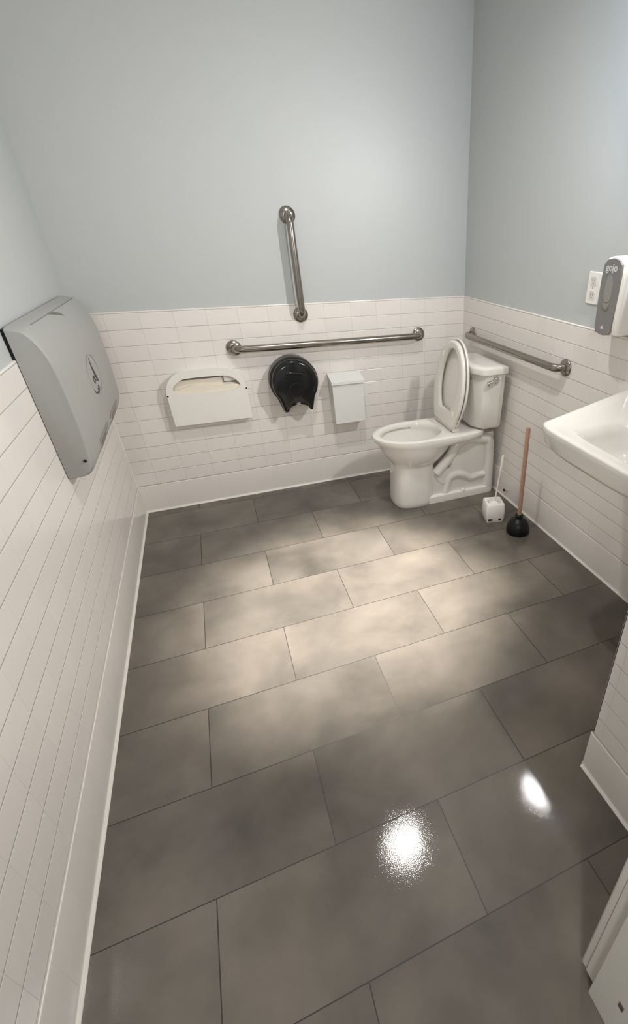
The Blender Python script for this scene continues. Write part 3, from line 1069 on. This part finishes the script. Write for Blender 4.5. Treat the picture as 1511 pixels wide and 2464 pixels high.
# ------------------------------------------------------------------ soap dispenser
t = thing('soap_dispenser', 'white soap dispenser with a narrow grey front panel above the basin', 'soap dispenser', (W, -1.40, 1.10))
bm = bmesh.new()
prof = [(W + TH, 1.108), (1.985, 1.104), (1.970, 1.108), (1.964, 1.130), (1.962, 1.20), (1.964, 1.30), (1.969, 1.343), (1.980, 1.362), (2.000, 1.368), (W + TH, 1.372)]
rg = []
for dy, s in ((-0.062, 0.90), (-0.059, 0.96), (-0.052, 1.0), (0.052, 1.0), (0.059, 0.96), (0.062, 0.90)):
    rg.append([(W + TH - (W + TH - a) * (s if a < W else 1), -1.402 + dy, 1.235 + (b - 1.235) * (0.97 + 0.3 * (s - 0.9))) for a, b in prof])
loft(bm, rg)
finish(bm, 'housing', mat('white_dispenser', srgb(240, 236, 228), 0.3), t, smooth=True, angle=50)
bm = bmesh.new()
pl = [(-0.045, 1.118), (-0.035, 1.106), (0, 1.100), (0.035, 1.106), (0.045, 1.118), (0.050, 1.20), (0.051, 1.30), (0.047, 1.345), (0.03, 1.360), (0, 1.366), (-0.03, 1.360), (-0.047, 1.345),
      (-0.051, 1.30), (-0.050, 1.20)]
prism(bm, pl, lambda a, b: (1.966, -1.398 + a, b), lambda a, b: (1.9585, -1.398 + a * 0.97, 1.235 + (b - 1.235) * 0.985))
finish(bm, 'front_panel', GREYPANEL, t, smooth=True, angle=40)
FXm = Matrix.Translation((1.9580, -1.395, 1.333)) @ Matrix(((0, 0, -1, 0), (-1, 0, 0, 0), (0, 1, 0, 0), (0, 0, 0, 1)))
text_obj('logo', 'gojo', LOGOW, 0.034, FXm, t)
bm = bmesh.new()
pl = [(0.000, 1.312), (0.012, 1.306), (0.020, 1.285), (0.022, 1.25), (0.019, 1.215), (0.010, 1.198), (0, 1.193), (-0.010, 1.198), (-0.019, 1.215), (-0.022, 1.25), (-0.020, 1.285), (-0.012, 1.306)]
prism(bm, pl, lambda a, b: (1.960, -1.395 + a, b), lambda a, b: (1.9570, -1.395 + a * .9, b))
o = finish(bm, 'level_window', mat('smoky_window', srgb(146, 144, 138), 0.12), t)
bm = bmesh.new()
pl = [(-0.009, 1.124), (0.009, 1.124), (0, 1.137)]
prism(bm, pl, lambda a, b: (1.960, -1.395 + a, b), lambda a, b: (1.9575, -1.395 + a, b))
finish(bm, 'push_arrow', LOGOW, t)
bm = bmesh.new()
for q, wv in ((1.232, 0.0035), (1.205, 0.003)):
    pts = [(-0.019 * cos(a), q + 0.016 * sin(a)) for a in [rad(190 + 160 * k / 12) for k in range(13)]]
    vs = []
    for a, b in pts:
        vs.append((1.9566, -1.395 + a, b))
    P_ = [Vector(v) for v in vs]
    flat_strip(bm, P_, wv * 0.5)
finish(bm, 'window_print', mat('brown_print', srgb(132, 112, 84), 0.4), t)

# ------------------------------------------------------------------ electrical outlet
t = thing('electrical_outlet', 'white double electrical outlet on the right painted wall beside the soap dispenser', 'outlet', (W + TH, -1.182, 1.242))
bm = bmesh.new()
rr = rrect(-0.036, 0.036, -0.061, 0.061, 0.004, 3)
loft(bm, [[(W + TH - d, -1.182 + a * s, 1.243 + b * s) for a, b in rr] for d, s in ((0, 1), (0.004, 1), (0.0065, 0.955))])
finish(bm, 'cover_plate', WHITEP, t, smooth=True, angle=30)
for zc in (1.270, 1.216):
    bm = bmesh.new()
    rr = rrect(-0.0165, 0.0165, -0.0165, 0.0165, 0.006, 4)
    loft(bm, [[(W + TH - d, -1.182 + a, zc + b) for a, b in rr] for d in (0.006, 0.0082)])
    o = finish(bm, 'receptacle', mat('outlet_white', srgb(216, 212, 206), 0.35), t)
    bm = bmesh.new()
    xs = W + TH - 0.0086
    box(bm, xs, xs + 0.001, -1.182 + 0.005, -1.182 + 0.0075, zc - 0.001, zc + 0.009)
    box(bm, xs, xs + 0.001, -1.182 - 0.0075, -1.182 - 0.005, zc - 0.001, zc + 0.008)
    box(bm, xs, xs + 0.001, -1.182 - 0.0025, -1.182 + 0.0025, zc - 0.0105, zc - 0.006)
    s_ = finish(bm, 'slots', GREYD, None)
    s_.parent = o
bm = bmesh.new()
lathe(bm, [(0.0035, 0), (0.003, 0.001)], axis_matrix((W + TH - 0.0063, -1.182, 1.243), (-1, 0, 0)), 12)
finish(bm, 'screw', GREYP, t)

# sub-parts were built in world space: undo the inherited offset of their parents
for ob in list(bpy.data.objects):
    if ob.parent and ob.parent.parent:
        ob.matrix_parent_inverse = Matrix.Translation(-Vector(ob.parent.parent.location)) @ Matrix.Identity(4)
        ob.matrix_parent_inverse = Matrix.Identity(4)
        ob.location = (0, 0, 0)
